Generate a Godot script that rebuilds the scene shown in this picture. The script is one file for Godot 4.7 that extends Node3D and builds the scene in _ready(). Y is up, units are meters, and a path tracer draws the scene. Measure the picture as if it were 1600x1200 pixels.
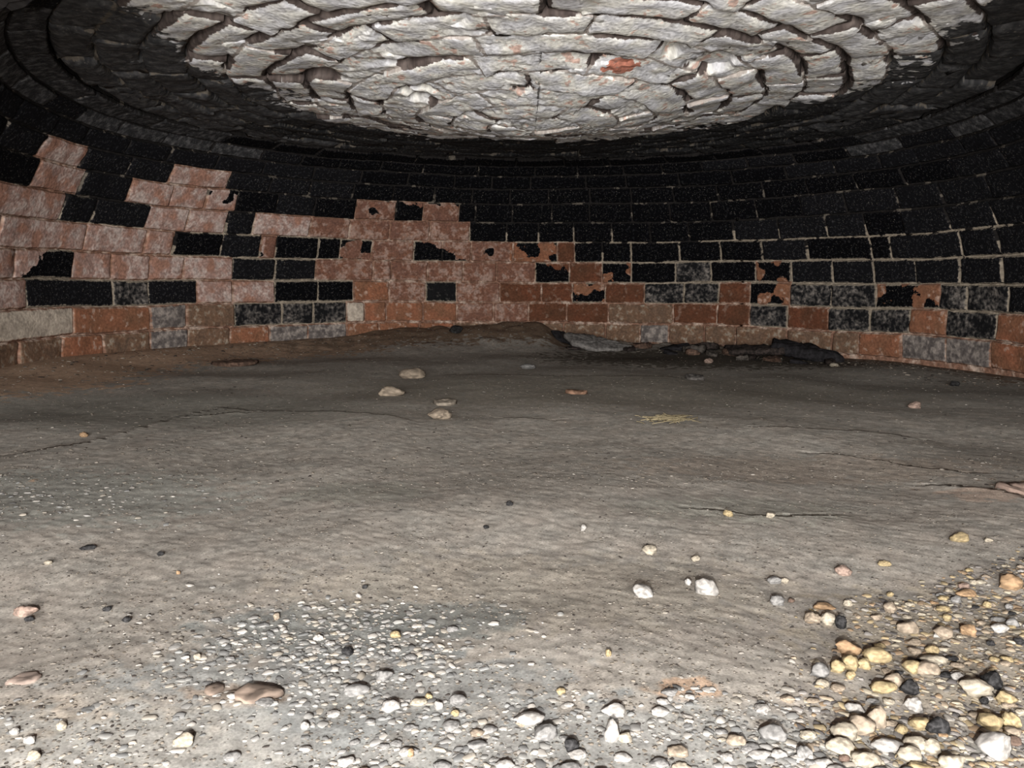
extends Node3D
# A low brick oven seen from its mouth: an oval brick wall, a sagging brick crown, a floor of sand and gravel.
# Plan: x to the right, depth d into the oven (world z = -d), y up. The floor lies near y = 0.

const CX := 0.05          # middle of the oven
const CZ := 1.96
const EZ := 0.87          # beyond its middle the oven is shallower than wide,
const EZ_NEAR := 1.05     # before it a little longer
const EYE := 0.235        # height of course line 0 above the floor
const FIRST := -4         # course line with index 0 in the profile

# radius and height (above EYE) of every course line, from below the floor up to the middle of the crown
var prof: Array[Vector2] = [Vector2(1.262, -.3), Vector2(1.258, -.225), Vector2(1.255, -.15), Vector2(1.252, -.075), Vector2(1.25, 0), Vector2(1.237, .0742), Vector2(1.212, .146), Vector2(1.18, .214), Vector2(1.146, .277), Vector2(1.112, .327), Vector2(1.08, .368), Vector2(1.045, .398), Vector2(.985, .415), Vector2(.91, .42), Vector2(.832, .421), Vector2(.755, .421), Vector2(.677, .4195), Vector2(.597, .4195), Vector2(.515, .4154), Vector2(.435, .4066), Vector2(.355, .3945), Vector2(.275, .3812), Vector2(.195, .3689), Vector2(.11, .359), Vector2(0, .354)]
var S := PackedFloat32Array()      # path length at every course line, 0 at line 0
var tab_r := PackedFloat32Array()  # dense table of the profile
var tab_h := PackedFloat32Array()
var tab_s0 := 0.0
const TAB := 1024

# bricks of the lower courses: angle where each begins (degrees, 0 = far end, minus = left) and its surface
# k soot  g dusty soot  G grey dust  r red with bloom  o plain red  s/e r and o with the weaker far light painted in  w plastered  b dirty brown  P/p soot flaking off red  R/Q red with soot left on it
var laid := {
	-3: "-95.7 b|-90.2 b|-81.6 o|-73.8 b|-65.5 G|-58.7 b|-51.3 o|-44.5 G|-37.8 G|-31.0 o|-25.4 o|-18.4 o|-12.4 b|-4.5 b|6.6 b|13.8 b|19.8 G|24.7 b|30.8 b|36.2 b|44.9 b|52.5 b|57.1 o|64.2 G|72.1 G|80.0 o|88.3 b",
	-2: "-100.1 w|-79.4 o|-65.3 G|-58.8 b|-50.5 g|-42.2 g|-36.8 g|-31.1 w|-28.0 o|-24.2 o|-17.8 o|-11.9 s|-5.6 s|0.5 e|7.1 e|14.3 b|25.4 e|32.9 e|38.5 g|44.8 e|51.8 g|58.8 g|65.5 o|71.7 g|80.7 o|89.3 g",
	-1: "-99.8 r|-88.4 k|-71.8 g|-65.5 k|-57.0 r|-50.7 r|-43.4 k|-36.0 k|-29.8 o|-23.6 s|-17.3 K|-12.0 s|-4.5 e|2.7 e|8.0 p|13.7 e|20.4 g|27.2 g|33.1 e|38.4 p|45.2 g|52.2 g|59.6 p|70.4 g|75.2 g|82.8 k|90.2 k",
	0: "-100.0 r|-90.8 D|-79.6 r|-72.2 r|-65.3 r|-59.3 r|-50.8 k|-43.5 k|-36.4 s|-26.4 s|-23.4 s|-17.0 s|-10.9 s|-5.1 s|1.6 E|7.5 e|13.1 p|18.1 k|25.7 g|31.8 k|39.3 P|45.3 k|52.3 k|59.3 k|66.3 k|74.0 k|81.6 k|90.2 k",
	1: "-101.3 r|-94.7 r|-77.9 r|-66.7 r|-61.6 k|-53.1 k|-46.4 R|-43.6 k|-36.3 k|-32.4 Q|-26.9 s|-19.6 E|-14.6 F|-9.6 R|-2.3 R|5.4 e|8.4 k|13.2 k|18.2 k|26.5 k|33.6 k|40.7 k|48.3 k|59.2 k|62.6 k|74.7 k|81.6 k|91.1 k",
	2: "-106.7 r|-84.2 k|-77.6 k|-67.5 r|-60.2 r|-53.1 k|-48.2 r|-38.2 s|-31.2 s|-24.1 s|-17.1 s|-10.0 k|-3.5 k|2.1 k|8.3 k|15.0 k|21.7 k|28.4 k|36.2 k|44.0 k|52.3 k|59.0 k|65.7 k|73.7 k|81.9 k|92.8 k",
	3: "-111.1 k|-92.2 r|-82.1 k|-72.4 r|-64.5 r|-57.9 R|-52.2 k|-45.0 k|-38.1 k|-30.7 R|-23.5 E|-18.6 R|-12.1 k|-9.2 k|-2.6 k|4.5 k|11.2 k|18.7 k|25.5 k|32.8 k|40.7 k|48.7 k|56.6 k|65.8 k|74.0 k|83.2 k|95.0 k",
	4: "-118.6 k|-102.5 k|-93.6 r|-84.1 k|-74.3 k|-66.0 r|-54.9 k|-47.1 k|-39.8 k|-31.8 k|-24.4 k|-16.9 k|-10.0 k|-3.1 k|3.9 k|11.4 k|18.9 k|26.5 k|34.5 k|42.6 k|50.7 k|59.5 k|68.4 k|78.3 k|89.0 k|99.0 k",
}
var courses := {}                  # course -> [angles (radians), codes]

var noise := FastNoiseLite.new()
var nb := {}                       # name -> PackedByteArray, 512 x 512, seamless
var rng := RandomNumberGenerator.new()
var mats := {}


func _ready() -> void:
	rng.seed = 7
	var cam := Camera3D.new()
	cam.name = "camera"
	cam.fov = rad_to_deg(2.0 * atan(600.0 / 1256.0))
	cam.position = Vector3(0, EYE, 0)
	cam.rotation = Vector3(-0.1264, 0, 0.006)
	cam.near = 0.02
	add_child(cam)
	var env := Environment.new()
	env.background_mode = Environment.BG_COLOR
	env.background_color = Color(0.02, 0.02, 0.022)
	env.tonemap_mode = Environment.TONE_MAPPER_LINEAR
	env.tonemap_exposure = 1.0
	env.sdfgi_enabled = true
	env.ssao_enabled = true
	env.ssil_enabled = true
	var we := WorldEnvironment.new()
	we.name = "environment"
	we.environment = env
	add_child(we)
	# soft area light added behind the camera to even out the flash falloff
	var rear_fill := AreaLight3D.new()
	rear_fill.name = "rear_fill_light"
	rear_fill.position = Vector3(-0.1, 0.32, 1.0)
	rear_fill.area_size = Vector2(0.9, 0.52)
	rear_fill.light_color = Color(1.0, 0.99, 0.985)
	rear_fill.light_energy = 10.4
	rear_fill.area_range = 12.0
	rear_fill.shadow_enabled = true
	add_child(rear_fill)
	# the flash of the camera, just left of and below the lens
	var flash := OmniLight3D.new()
	flash.name = "camera_flash"
	flash.position = Vector3(-0.03, 0.215, 0.12)
	flash.light_color = Color(1.0, 0.99, 0.985)
	flash.light_energy = 1.0
	flash.light_size = 0.006
	flash.omni_range = 12.0
	flash.omni_attenuation = 2.0
	flash.shadow_enabled = true
	add_child(flash)

	prepare()
	build_floor()
	build_walls()
	build_ceiling()
	build_mouth()
	build_stones()
	build_rubble()
	build_gravel()


# ---------------------------------------------------------------- helpers

func prepare() -> void:
	noise.noise_type = FastNoiseLite.TYPE_SIMPLEX_SMOOTH
	noise.fractal_type = FastNoiseLite.FRACTAL_NONE
	noise.frequency = 1.0
	noise.seed = 3
	nb["fine"] = noise_bytes(11, 0.22, 2)
	nb["grain"] = noise_bytes(12, 0.09, 3)
	nb["mid"] = noise_bytes(13, 0.03, 4)
	nb["soft"] = noise_bytes(14, 0.03, 2)
	nb["bloom"] = noise_bytes(15, 0.045, 5)
	nb["streak"] = noise_bytes(16, 0.02, 3)
	# dense profile
	var n := prof.size()
	S.resize(n)
	var acc := 0.0
	for i in n:
		if i: acc += (prof[i] - prof[i - 1]).length()
		S[i] = acc
	var zero: float = S[-FIRST]
	for i in n: S[i] -= zero
	tab_s0 = S[0]
	tab_r.resize(TAB + 1)
	tab_h.resize(TAB + 1)
	var j := 0
	for k in TAB + 1:
		var s: float = lerpf(S[0], S[n - 1], float(k) / TAB)
		while j < n - 2 and s > S[j + 1]: j += 1
		var t: float = (s - S[j]) / (S[j + 1] - S[j])
		var a: Vector2 = prof[maxi(j - 1, 0)]
		var d: Vector2 = prof[mini(j + 2, n - 1)] if j + 2 < n else Vector2(-prof[n - 2].x, prof[n - 2].y)
		var p: Vector2 = prof[j].cubic_interpolate(prof[j + 1], a, d, t)
		tab_r[k] = p.x
		tab_h[k] = p.y
	for c in laid:
		var ang := PackedFloat32Array()
		var code := PackedStringArray()
		for w in laid[c].split("|"):
			var f: PackedStringArray = w.split(" ")
			ang.append(deg_to_rad(float(f[0])))
			code.append(f[1])
		# towards the sides more soot bricks are lightened, lens haze painted in
		for i in code.size():
			if code[i] == "k" and rng.randf() < smoothstep(0.4, 1.2, absf(ang[i])) * 0.85: code[i] = "v"
		courses[c] = [ang, code]
	# the courses above, laid at random in the same bond
	for c in range(5, 24 + FIRST):
		var r0: float = (prof[c - FIRST].x + prof[c - FIRST + 1].x) * 0.5
		var ang := PackedFloat32Array()
		var code := PackedStringArray()
		var full: bool = c >= 8
		var count := maxi(3, roundi(TAU * r0 / (0.165 if c < 8 else 0.195)))
		var a := -PI + rng.randf() * TAU / count
		var stop := PI
		if not full:
			a = deg_to_rad(-152.0)
			stop = deg_to_rad(150.0)
		var k := 0
		while a < stop:
			ang.append(a)
			code.append(("u" if c >= 6 and rng.randf() < smoothstep(0.6, 1.3, absf(a)) * 0.9 else ("v" if rng.randf() < smoothstep(0.4, 1.2, absf(a)) else "k")) if c < 8 else (("c" if rng.randf() < 0.88 else "d") if rng.randf() > smoothstep(0.7, 1.5, absf(a)) else ("C" if rng.randf() < 0.88 else "D")))  # u, v, C, D: soot colour lightened towards the sides to imitate lens haze
			a += (TAU / count) * rng.randf_range(0.8, 1.2)
			k += 1
			if full and (k == count or a > ang[0] + TAU - TAU / count * 0.6): break
		courses[c] = [ang, code]


func noise_bytes(sd: int, freq: float, oct: int) -> PackedByteArray:
	var f := FastNoiseLite.new()
	f.noise_type = FastNoiseLite.TYPE_SIMPLEX_SMOOTH
	f.seed = sd
	f.frequency = freq
	f.fractal_type = FastNoiseLite.FRACTAL_FBM
	f.fractal_octaves = oct
	var im := f.get_seamless_image(512, 512, false, false, 0.15)
	im.convert(Image.FORMAT_L8)
	return im.get_data()


func nz(x: float, y: float, z: float) -> float:
	return noise.get_noise_3d(x, y, z)


func prof_at(s: float) -> Vector2:
	var f: float = clampf((s - tab_s0) / (S[S.size() - 1] - tab_s0), 0.0, 1.0) * TAB
	var i := mini(int(f), TAB - 1)
	return Vector2(lerpf(tab_r[i], tab_r[i + 1], f - i), lerpf(tab_h[i], tab_h[i + 1], f - i))


# a point of the brick surface; off moves it into the oven
func surf(th: float, s: float, off: float) -> Vector3:
	var w := 0.004 * nz(th * 2.2, s * 3.0, 5.0) + 0.0015 * nz(th * 9.0, s * 9.0, 8.0)
	if s > 0.5: w += 0.011 * nz(th * 2.6, s * 7.0, 9.0) * smoothstep(0.5, 0.64, s)
	var ss := s + w * (1.0 - smoothstep(1.2, 1.38, s))
	var p := prof_at(ss)
	var q := prof_at(ss + 0.004) - prof_at(ss - 0.004)
	q = q.normalized() if q.length() > 1e-6 else Vector2(-1, 0)
	var o := Vector2(-q.y, q.x)           # into the oven: inward and down
	if o.x > 0.0 or (absf(o.x) < 0.05 and o.y > 0.0): o = -o if o.y > 0.0 else o
	if s < 0.5: o = Vector2(-absf(q.y), -absf(q.x) * 0.6)
	var r := p.x + o.x * off
	return Vector3(CX + r * sin(th), EYE + p.y + o.y * off, -(CZ + r * deep_of(th)))


func deep_of(th: float) -> float:
	var c := cos(th)
	return c * (EZ if c > 0.0 else EZ_NEAR)


# (angle, radius) of a place in the plan
func polar(x: float, d: float) -> Vector2:
	var dx := x - CX
	var dz := (d - CZ) / (EZ if d > CZ else EZ_NEAR)
	return Vector2(atan2(dx, dz), sqrt(dx * dx + dz * dz))


func mesh_of(v: PackedVector3Array, uv: PackedVector2Array, idx: PackedInt32Array, inside: Vector3, uv2 := PackedVector2Array()) -> ArrayMesh:
	# smooth normals; every triangle is turned so that its front (clockwise) faces the point given, if it is given
	var n := PackedVector3Array()
	n.resize(v.size())
	for t in range(0, idx.size(), 3):
		var a := v[idx[t]]
		var b := v[idx[t + 1]]
		var c := v[idx[t + 2]]
		var f := (c - a).cross(b - a)
		n[idx[t]] += f
		n[idx[t + 1]] += f
		n[idx[t + 2]] += f
	for i in n.size(): n[i] = n[i].normalized()
	var arr := []
	arr.resize(Mesh.ARRAY_MAX)
	arr[Mesh.ARRAY_VERTEX] = v
	arr[Mesh.ARRAY_NORMAL] = n
	if uv.size(): arr[Mesh.ARRAY_TEX_UV] = uv
	if uv2.size(): arr[Mesh.ARRAY_TEX_UV2] = uv2
	arr[Mesh.ARRAY_INDEX] = idx
	var m := ArrayMesh.new()
	m.add_surface_from_arrays(Mesh.PRIMITIVE_TRIANGLES, arr)
	return m


func put(called: String, m: Mesh, mat: Material, parent: Node = self) -> MeshInstance3D:
	var o := MeshInstance3D.new()
	o.name = called
	o.mesh = m
	o.material_override = mat
	parent.add_child(o, true)
	return o


func tag(o: Node, label: String, category: String, group := "", kind := "") -> void:
	o.set_meta("label", label)
	o.set_meta("category", category)
	if group: o.set_meta("group", group)
	if kind: o.set_meta("kind", kind)


func holder(called: String, label: String, category: String) -> Node3D:
	var o := Node3D.new()
	o.name = called
	add_child(o, true)
	tag(o, label, category, "", "structure")
	return o


func find_brick(c: int, th: float) -> int:
	var ang: PackedFloat32Array = courses[c][0]
	return ang.bsearch(th, false) - 1


func picture(w: int, h: int, rgb: PackedByteArray) -> ImageTexture:
	return ImageTexture.create_from_image(Image.create_from_data(w, h, false, Image.FORMAT_RGB8, rgb))


func relief(w: int, h: int, l: PackedByteArray) -> ImageTexture:
	return ImageTexture.create_from_image(Image.create_from_data(w, h, false, Image.FORMAT_L8, l))


# where mortar has fallen out of the joints of the crown: above 0 in a pocket
func pocket(th: float, r: float) -> float:
	var x := r * sin(th)
	var z := r * cos(th)
	return nz(x * 7.0, z * 7.0, 50.0) + 0.45 * nz(x * 19.0, z * 19.0, 51.0) - lerpf(0.30, -0.34, smoothstep(0.26, 0.64, r))


# ---------------------------------------------------------------- one brick

# th0..th1, s0..s1: its face in the bond; proud: how far it stands out; tip: how much its upper / right edge stands out further
func brick_mesh(th0: float, th1: float, s0: float, s1: float, proud: float, tip: Vector2, rough: float, er: float, nu: int, nv: int, uvf: Callable, deep: float, ragged := 0.0025) -> ArrayMesh:
	var rr := prof_at((s0 + s1) * 0.5).x
	var wide := (th1 - th0) * maxf(rr, 0.03)
	var tall := s1 - s0
	var ca := PackedFloat32Array()
	var cb := PackedFloat32Array()
	var ea := minf(er / wide, 0.2)
	var eb := minf(er / tall, 0.2)
	ca.append(0.0)
	for i in nu + 1: ca.append(lerpf(ea, 1.0 - ea, float(i) / nu))
	ca.append(1.0)
	cb.append(0.0)
	for i in nv + 1: cb.append(lerpf(eb, 1.0 - eb, float(i) / nv))
	cb.append(1.0)
	var na := ca.size()
	var nbb := cb.size()
	var v := PackedVector3Array()
	var uv := PackedVector2Array()
	var idx := PackedInt32Array()
	var sd := th0 * 31.0 + s0 * 57.0
	for j in nbb:
		for i in na:
			var a := ca[i]
			var b := cb[j]
			var edge_a := i == 0 or i == na - 1
			var edge_b := j == 0 or j == nbb - 1
			if edge_a and edge_b:       # rounded corner
				a = lerpf(a, 0.5, minf(ea * 1.2, 0.1))
				b = lerpf(b, 0.5, minf(eb * 1.2, 0.1))
			# ragged outline
			var jag := ragged
			if edge_a: a += jag / wide * nz(b * 3.0 + sd, i * 3.1, 2.0)
			if edge_b: b += jag / tall * nz(a * wide * 38.0 + sd, j * 3.1, 4.0)
			var th := lerpf(th0, th1, a)
			var s := lerpf(s0, s1, b)
			var d := proud + tip.x * (a - 0.5) + tip.y * (b - 0.5)
			d += rough * (1.2 * nz(a * wide * 9.0 + sd, b * tall * 12.0, 15.0) + nz(a * wide * 22.0 + sd, b * tall * 22.0, 1.0) + 0.5 * nz(a * wide * 60.0, b * tall * 60.0 + sd, 7.0))
			if ragged > 0.004 and (i < 2 or i > na - 3 or j < 2 or j > nbb - 3):
				var hole := clampf(pocket(th, prof_at(s).x) * 3.5, 0.0, 1.0)
				d -= hole * (0.010 if edge_a or edge_b else 0.004)
			if edge_a or edge_b: d -= er * (1.0 if not (edge_a and edge_b) else 1.5)
			elif i == 1 or i == na - 2 or j == 1 or j == nbb - 2:
				d -= er * (0.18 + 0.5 * maxf(0.0, nz(a * wide * 30.0 + sd, b * tall * 30.0, 12.0)))
			v.append(surf(th, s, d))
			uv.append(uvf.call(th, s))
	for j in nbb - 1:
		for i in na - 1:
			var p := j * na + i
			idx.append_array([p, p + na, p + 1, p + 1, p + na, p + na + 1])
	# the sides, down behind the mortar
	var ring := PackedInt32Array()
	for i in na: ring.append(i)
	for j in range(1, nbb): ring.append(j * na + na - 1)
	for i in range(na - 2, -1, -1): ring.append((nbb - 1) * na + i)
	for j in range(nbb - 2, 0, -1): ring.append(j * na)
	var base := v.size()
	for k in ring:
		var jj := k / na
		var ii := k % na
		var th := lerpf(th0, th1, ca[ii])
		var s := lerpf(s0, s1, cb[jj])
		v.append(surf(th, s, -deep))
		var out_a := (-1.0 if ii == 0 else (1.0 if ii == na - 1 else 0.0)) * 0.0028 / maxf(rr, 0.05)
		var out_b := (-1.0 if jj == 0 else (1.0 if jj == nbb - 1 else 0.0)) * 0.0028
		uv.append(uvf.call(th + out_a, s + out_b))
	var rn := ring.size()
	for k in rn:
		var k2 := (k + 1) % rn
		idx.append_array([ring[k], ring[k2], base + k, ring[k2], base + k2, base + k])
	return mesh_of(v, uv, idx, Vector3.ZERO)


# ---------------------------------------------------------------- walls

const W_W := 2048
const W_H := 704

func wall_range(side: int) -> Vector2:
	return [Vector2(-150, -36), Vector2(-38, 38), Vector2(36, 150)][side] * (PI / 180.0)


func wall_s() -> Vector2:
	return Vector2(S[0], S[8 - FIRST] + 0.02)


func wall_material(side: int) -> StandardMaterial3D:
	var rgb := PackedByteArray()
	var hgt := PackedByteArray()
	rgb.resize(W_W * W_H * 3)
	hgt.resize(W_W * W_H)
	var fine: PackedByteArray = nb["fine"]
	var grain: PackedByteArray = nb["grain"]
	var mid: PackedByteArray = nb["mid"]
	var soft: PackedByteArray = nb["soft"]
	var bloom: PackedByteArray = nb["bloom"]
	var tr := wall_range(side) + Vector2(-0.09, 0.09)
	var sr := wall_s()
	var rad := 1.2
	var row_mm := (sr.y - sr.x) / W_H
	var at := 0
	var lines := S
	for y in W_H:
		var s := sr.y - (y + 0.5) * row_mm
		var c := FIRST
		while c < 8 and s > lines[c + 1 - FIRST]: c += 1
		c = clampi(c, -3, 8)
		var to_low: float = s - lines[c - FIRST]
		var to_high: float = lines[c + 1 - FIRST] - s
		var to_bed := minf(to_low, to_high)
		var ang: PackedFloat32Array = courses[c][0]
		var codes: PackedStringArray = courses[c][1]
		var b := -1
		# how pale the mortar is: soot hides it more and more towards the crown
		var line_no: int = c if to_low < to_high else c + 1
		var pale_share: float = [0.95, 0.95, 0.95, 0.95, 0.9, 0.76, 0.55, 0.42, 0.34, 0.28, 0.24, 0.22, 0.2, 0.2][clampi(line_no + 4, 0, 13)]
		for x in W_W:
			var th := lerpf(tr.x, tr.y, (x + 0.5) / W_W)
			while b + 1 < ang.size() and ang[b + 1] <= th: b += 1
			var a_m := th * rad
			var ix := int((a_m + 4.0) * 1000.0)
			var iy := int((s + 4.0) * 1000.0)
			var q1 := ((iy & 511) << 9) | (ix & 511)
			var q2 := (((iy * 5 / 2) & 511) << 9) | ((ix * 5 / 2) & 511)
			var g1: float = grain[q1] / 255.0
			var g2: float = fine[q1] / 255.0
			var m1: float = mid[q1] / 255.0
			var m2: float = mid[q2] / 255.0
			var e1: float = bloom[q1] / 255.0
			var c1: float = soft[(((iy / 3) & 511) << 9) | ((ix / 3) & 511)] / 255.0
			var c2: float = soft[(((iy * 2 / 3 + 99) & 511) << 9) | ((ix * 2 / 3 + 50) & 511)] / 255.0
			# the look-up of the surface wanders a few millimetres, so that soot ends raggedly
			var bi := clampi(b, 0, codes.size() - 1)
			var code: String = codes[bi]
			var to_head := 1.0
			if b >= 0: to_head = (th - ang[b]) * rad
			if b + 1 < ang.size(): to_head = minf(to_head, (ang[b + 1] - th) * rad)
			var joint := minf(to_bed, to_head) - 0.0012 - 0.004 * (m2 - 0.4)
			if line_no < 2 and to_bed < to_head and c1 > 0.45: joint -= 0.0018
			var r := 0.0
			var g := 0.0
			var bl := 0.0
			var lift := 0.0
			var sooty := false
			if code == "D" or code == "E" or code == "F":
				var u := clampf((th - ang[bi]) / ((ang[bi + 1] if bi + 1 < ang.size() else th + 0.1) - ang[bi]), 0.0, 1.0)
				var up: float = to_low / (to_low + to_high) + 0.35 * (m1 - 0.5) + 0.3 * (c1 - 0.5)
				if code == "D": sooty = u > 0.08 + 0.5 * up
				elif code == "E": sooty = up < 1.1 - 0.5 * u
				else: sooty = up < 0.62 - 0.7 * u
				code = "k" if sooty else ("r" if th < -0.8 else ("s" if th < -0.05 else "e"))
			if code == "P" or code == "Q" or code == "R" or code == "p":
				var v := 0.78 * c1 + 0.17 * m1 + 0.05 * g1
				var lim: float = {"P": 0.46, "p": 0.5, "Q": 0.52, "R": 0.64}[code]
				sooty = v > lim
				if not sooty: code = "r" if th < -0.8 else ("s" if th < -0.05 else "o")
				else: code = "k"
			if code == "r":
				var e := clampf((e1 * 0.4 + g1 * 0.12 + c1 * 0.45 + c2 * 0.3 - 0.6) * 4.2, 0.0, 0.85)
				var o := clampf((0.44 - c1) * 6.0 + (m1 - 0.5), 0.0, 0.85)
				r = lerpf(lerpf(144.0, 140.0, o), 172.0, e)
				g = lerpf(lerpf(118.0, 104.0, o), 158.0, e)
				bl = lerpf(lerpf(108.0, 88.0, o), 150.0, e)
				lift = 0.1 * e
			elif code == "s":  # red with bloom, darkened for the dimmer light at the far end
				var e := clampf((e1 * 0.4 + g1 * 0.12 + c1 * 0.45 + c2 * 0.3 - 0.58) * 4.0, 0.0, 0.75)
				r = lerpf(lerpf(104.0, 116.0, c1), 150.0, e)
				g = lerpf(lerpf(76.0, 80.0, c1), 130.0, e)
				bl = lerpf(lerpf(66.0, 62.0, c1), 120.0, e)
				lift = 0.08 * e
			elif code == "u":  # soot with lens haze painted into its colour
				sooty = true
				var t := clampf((m1 * 0.5 + e1 * 0.5 - 0.4) * 3.0, 0.0, 1.0)
				r = lerpf(46.0, 84.0, t)
				g = lerpf(46.0, 83.0, t)
				bl = lerpf(47.0, 83.0, t)
				if g2 > 0.8:
					r = 96.0
					g = 94.0
					bl = 88.0
			elif code == "o" or code == "e":
				var e := clampf((e1 * 0.5 + c2 * 0.5 - 0.62) * 6.0, 0.0, 0.6)
				r = lerpf(lerpf(108.0, 136.0, c1), 172.0, e)
				g = lerpf(lerpf(80.0, 88.0, c1), 154.0, e)
				bl = lerpf(lerpf(62.0, 66.0, c1), 142.0, e)
				if code == "e":  # plain red darkened: weaker light on the far wall put into the colour
					r *= 0.72
					g *= 0.68
					bl *= 0.66
				lift = 0.1 * e
			elif code == "g" or code == "K":
				var t := clampf((m2 * 0.3 + e1 * 0.5 + c1 * 0.35 - (0.47 if code == "g" else 0.64)) * 3.0, 0.0, 1.0)
				r = lerpf(24.0, 112.0, t)
				g = lerpf(24.0, 106.0, t)
				bl = lerpf(25.0, 100.0, t)
				sooty = true
			elif code == "G":
				var t := clampf((m1 * 0.6 + e1 * 0.6 - 0.45) * 3.2, 0.0, 1.0)
				r = lerpf(90.0, 132.0, t)
				g = lerpf(84.0, 124.0, t)
				bl = lerpf(81.0, 117.0, t)
			elif code == "w":
				r = 166.0 + 26.0 * (m1 - 0.5)
				g = 155.0 + 26.0 * (m1 - 0.5)
				bl = 141.0 + 24.0 * (m1 - 0.5)
				lift = 0.15
			elif code == "b":
				var t := clampf((e1 * 0.6 + c2 * 0.5 - 0.6) * 4.0, 0.0, 0.9)
				r = lerpf(lerpf(94.0, 108.0, c2), 146.0, t)
				g = lerpf(lerpf(78.0, 82.0, c2), 136.0, t)
				bl = lerpf(lerpf(66.0, 64.0, c2), 122.0, t)
				lift = 0.1 * t
			else:
				sooty = true
				r = 8.0 if code == "k" else 19.0  # v is k made lighter, haze at the sides painted in
				g = r
				bl = r + 2.0
				if m2 > 0.66:
					r += 20.0
					g += 20.0
					bl += 20.0
				if g2 > 0.78 and g1 > 0.5:
					r = 92.0
					g = 88.0
					bl = 80.0
			if joint < 0.003:
				var mr := 0.0
				var mg := 0.0
				var mb := 0.0
				if sooty:
					if c1 * 0.6 + m1 * 0.4 > 1.0 - pale_share * 0.8 - 0.1:
						mr = 134.0
						mg = 124.0
						mb = 110.0
						if line_no > 2:
							mr = 90.0
							mg = 84.0
							mb = 76.0
					else:
						mr = 34.0
						mg = 32.0
						mb = 31.0
				else:
					var t := clampf((m1 * 0.6 + c1 * 0.5 - 0.5) * 4.0, 0.0, 1.0)
					mr = lerpf(126.0, 168.0, t)
					mg = lerpf(96.0, 150.0, t)
					mb = lerpf(80.0, 136.0, t)
				var k := clampf((0.003 - joint) / 0.0015, 0.0, 1.0)
				r = lerpf(r, mr, k)
				g = lerpf(g, mg, k)
				bl = lerpf(bl, mb, k)
			var f := 1.0 + 0.34 * (g1 - 0.5) + 0.14 * (g2 - 0.5) + 0.22 * (m1 - 0.5)
			rgb[at * 3] = clampi(int(r * f), 0, 255)
			rgb[at * 3 + 1] = clampi(int(g * f), 0, 255)
			rgb[at * 3 + 2] = clampi(int(bl * f), 0, 255)
			hgt[at] = clampi(int(255.0 * (0.1 + lift + 0.35 * g1 + 0.3 * m2 + 0.1 * g2)), 0, 255)
			at += 1
	var m := StandardMaterial3D.new()
	m.albedo_texture = picture(W_W, W_H, rgb)
	m.heightmap_enabled = true
	m.heightmap_texture = relief(W_W, W_H, hgt)
	m.heightmap_scale = 0.15
	m.roughness = 0.92
	m.metallic_specular = 0.15
	m.texture_repeat = false
	return m


func build_walls() -> void:
	var sides := ["left", "back", "right"]
	var tell := ["curved brick wall on the left, red bricks with patches of black soot", "curved brick wall at the far end, red below and black with soot above", "curved brick wall on the right, nearly all black with soot"]
	var sr := wall_s()
	for side in 3:
		var w := holder("wall_" + sides[side], tell[side], "wall")
		var mat := wall_material(side)
		var ua := wall_range(side) + Vector2(-0.09, 0.09)
		var uvf := func(th: float, s: float) -> Vector2: return Vector2((th - ua.x) / (ua.y - ua.x), (sr.y - s) / (sr.y - sr.x))
		var own: Vector2 = Vector2([-112.0, -37.0, 37.0][side], [-37.0, 37.0, 112.0][side]) * (PI / 180.0)
		put("mortar", shell(own.x, own.y, S[0], S[8 - FIRST], 150, 90, 0.0025, 0.0035, uvf), mat, w)
		if side == 0: put("mortar", shell(deg_to_rad(-150.0), own.x, S[5 - FIRST], S[8 - FIRST], 50, 40, 0.0025, 0.0035, uvf), mat, w)
		if side == 2: put("mortar", shell(own.y, deg_to_rad(150.0), S[5 - FIRST], S[8 - FIRST], 50, 40, 0.0025, 0.0035, uvf), mat, w)
		for c in range(-3, 8):
			var ang: PackedFloat32Array = courses[c][0]
			var codes: PackedStringArray = courses[c][1]
			var ends := Vector2(own.x, own.y)
			if c >= 5: ends = Vector2([-150.0, -37.0, 37.0][side], [-37.0, 37.0, 150.0][side]) * (PI / 180.0)
			for b in ang.size():
				var t0 := ang[b]
				var t1: float = ang[b + 1] if b + 1 < ang.size() else ang[b] + 0.13
				var tm := (t0 + t1) * 0.5
				if tm < ends.x or tm >= ends.y: continue
				var rr := prof_at(S[c - FIRST] + 0.035).x
				var gap := 0.0024 / rr
				var out: float = rng.randf_range(0.004, 0.009)
				if codes[b] in ["g", "G", "w"]: out += 0.001
				var mesh := brick_mesh(t0 + gap, t1 - gap, S[c - FIRST] + 0.0022, S[c + 1 - FIRST] - 0.0022, out, Vector2(rng.randf_range(-0.005, 0.005), rng.randf_range(-0.004, 0.004)), 0.0022, 0.0045, 7, 3, uvf, 0.015)
				put("brick", mesh, mat, w)


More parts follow.
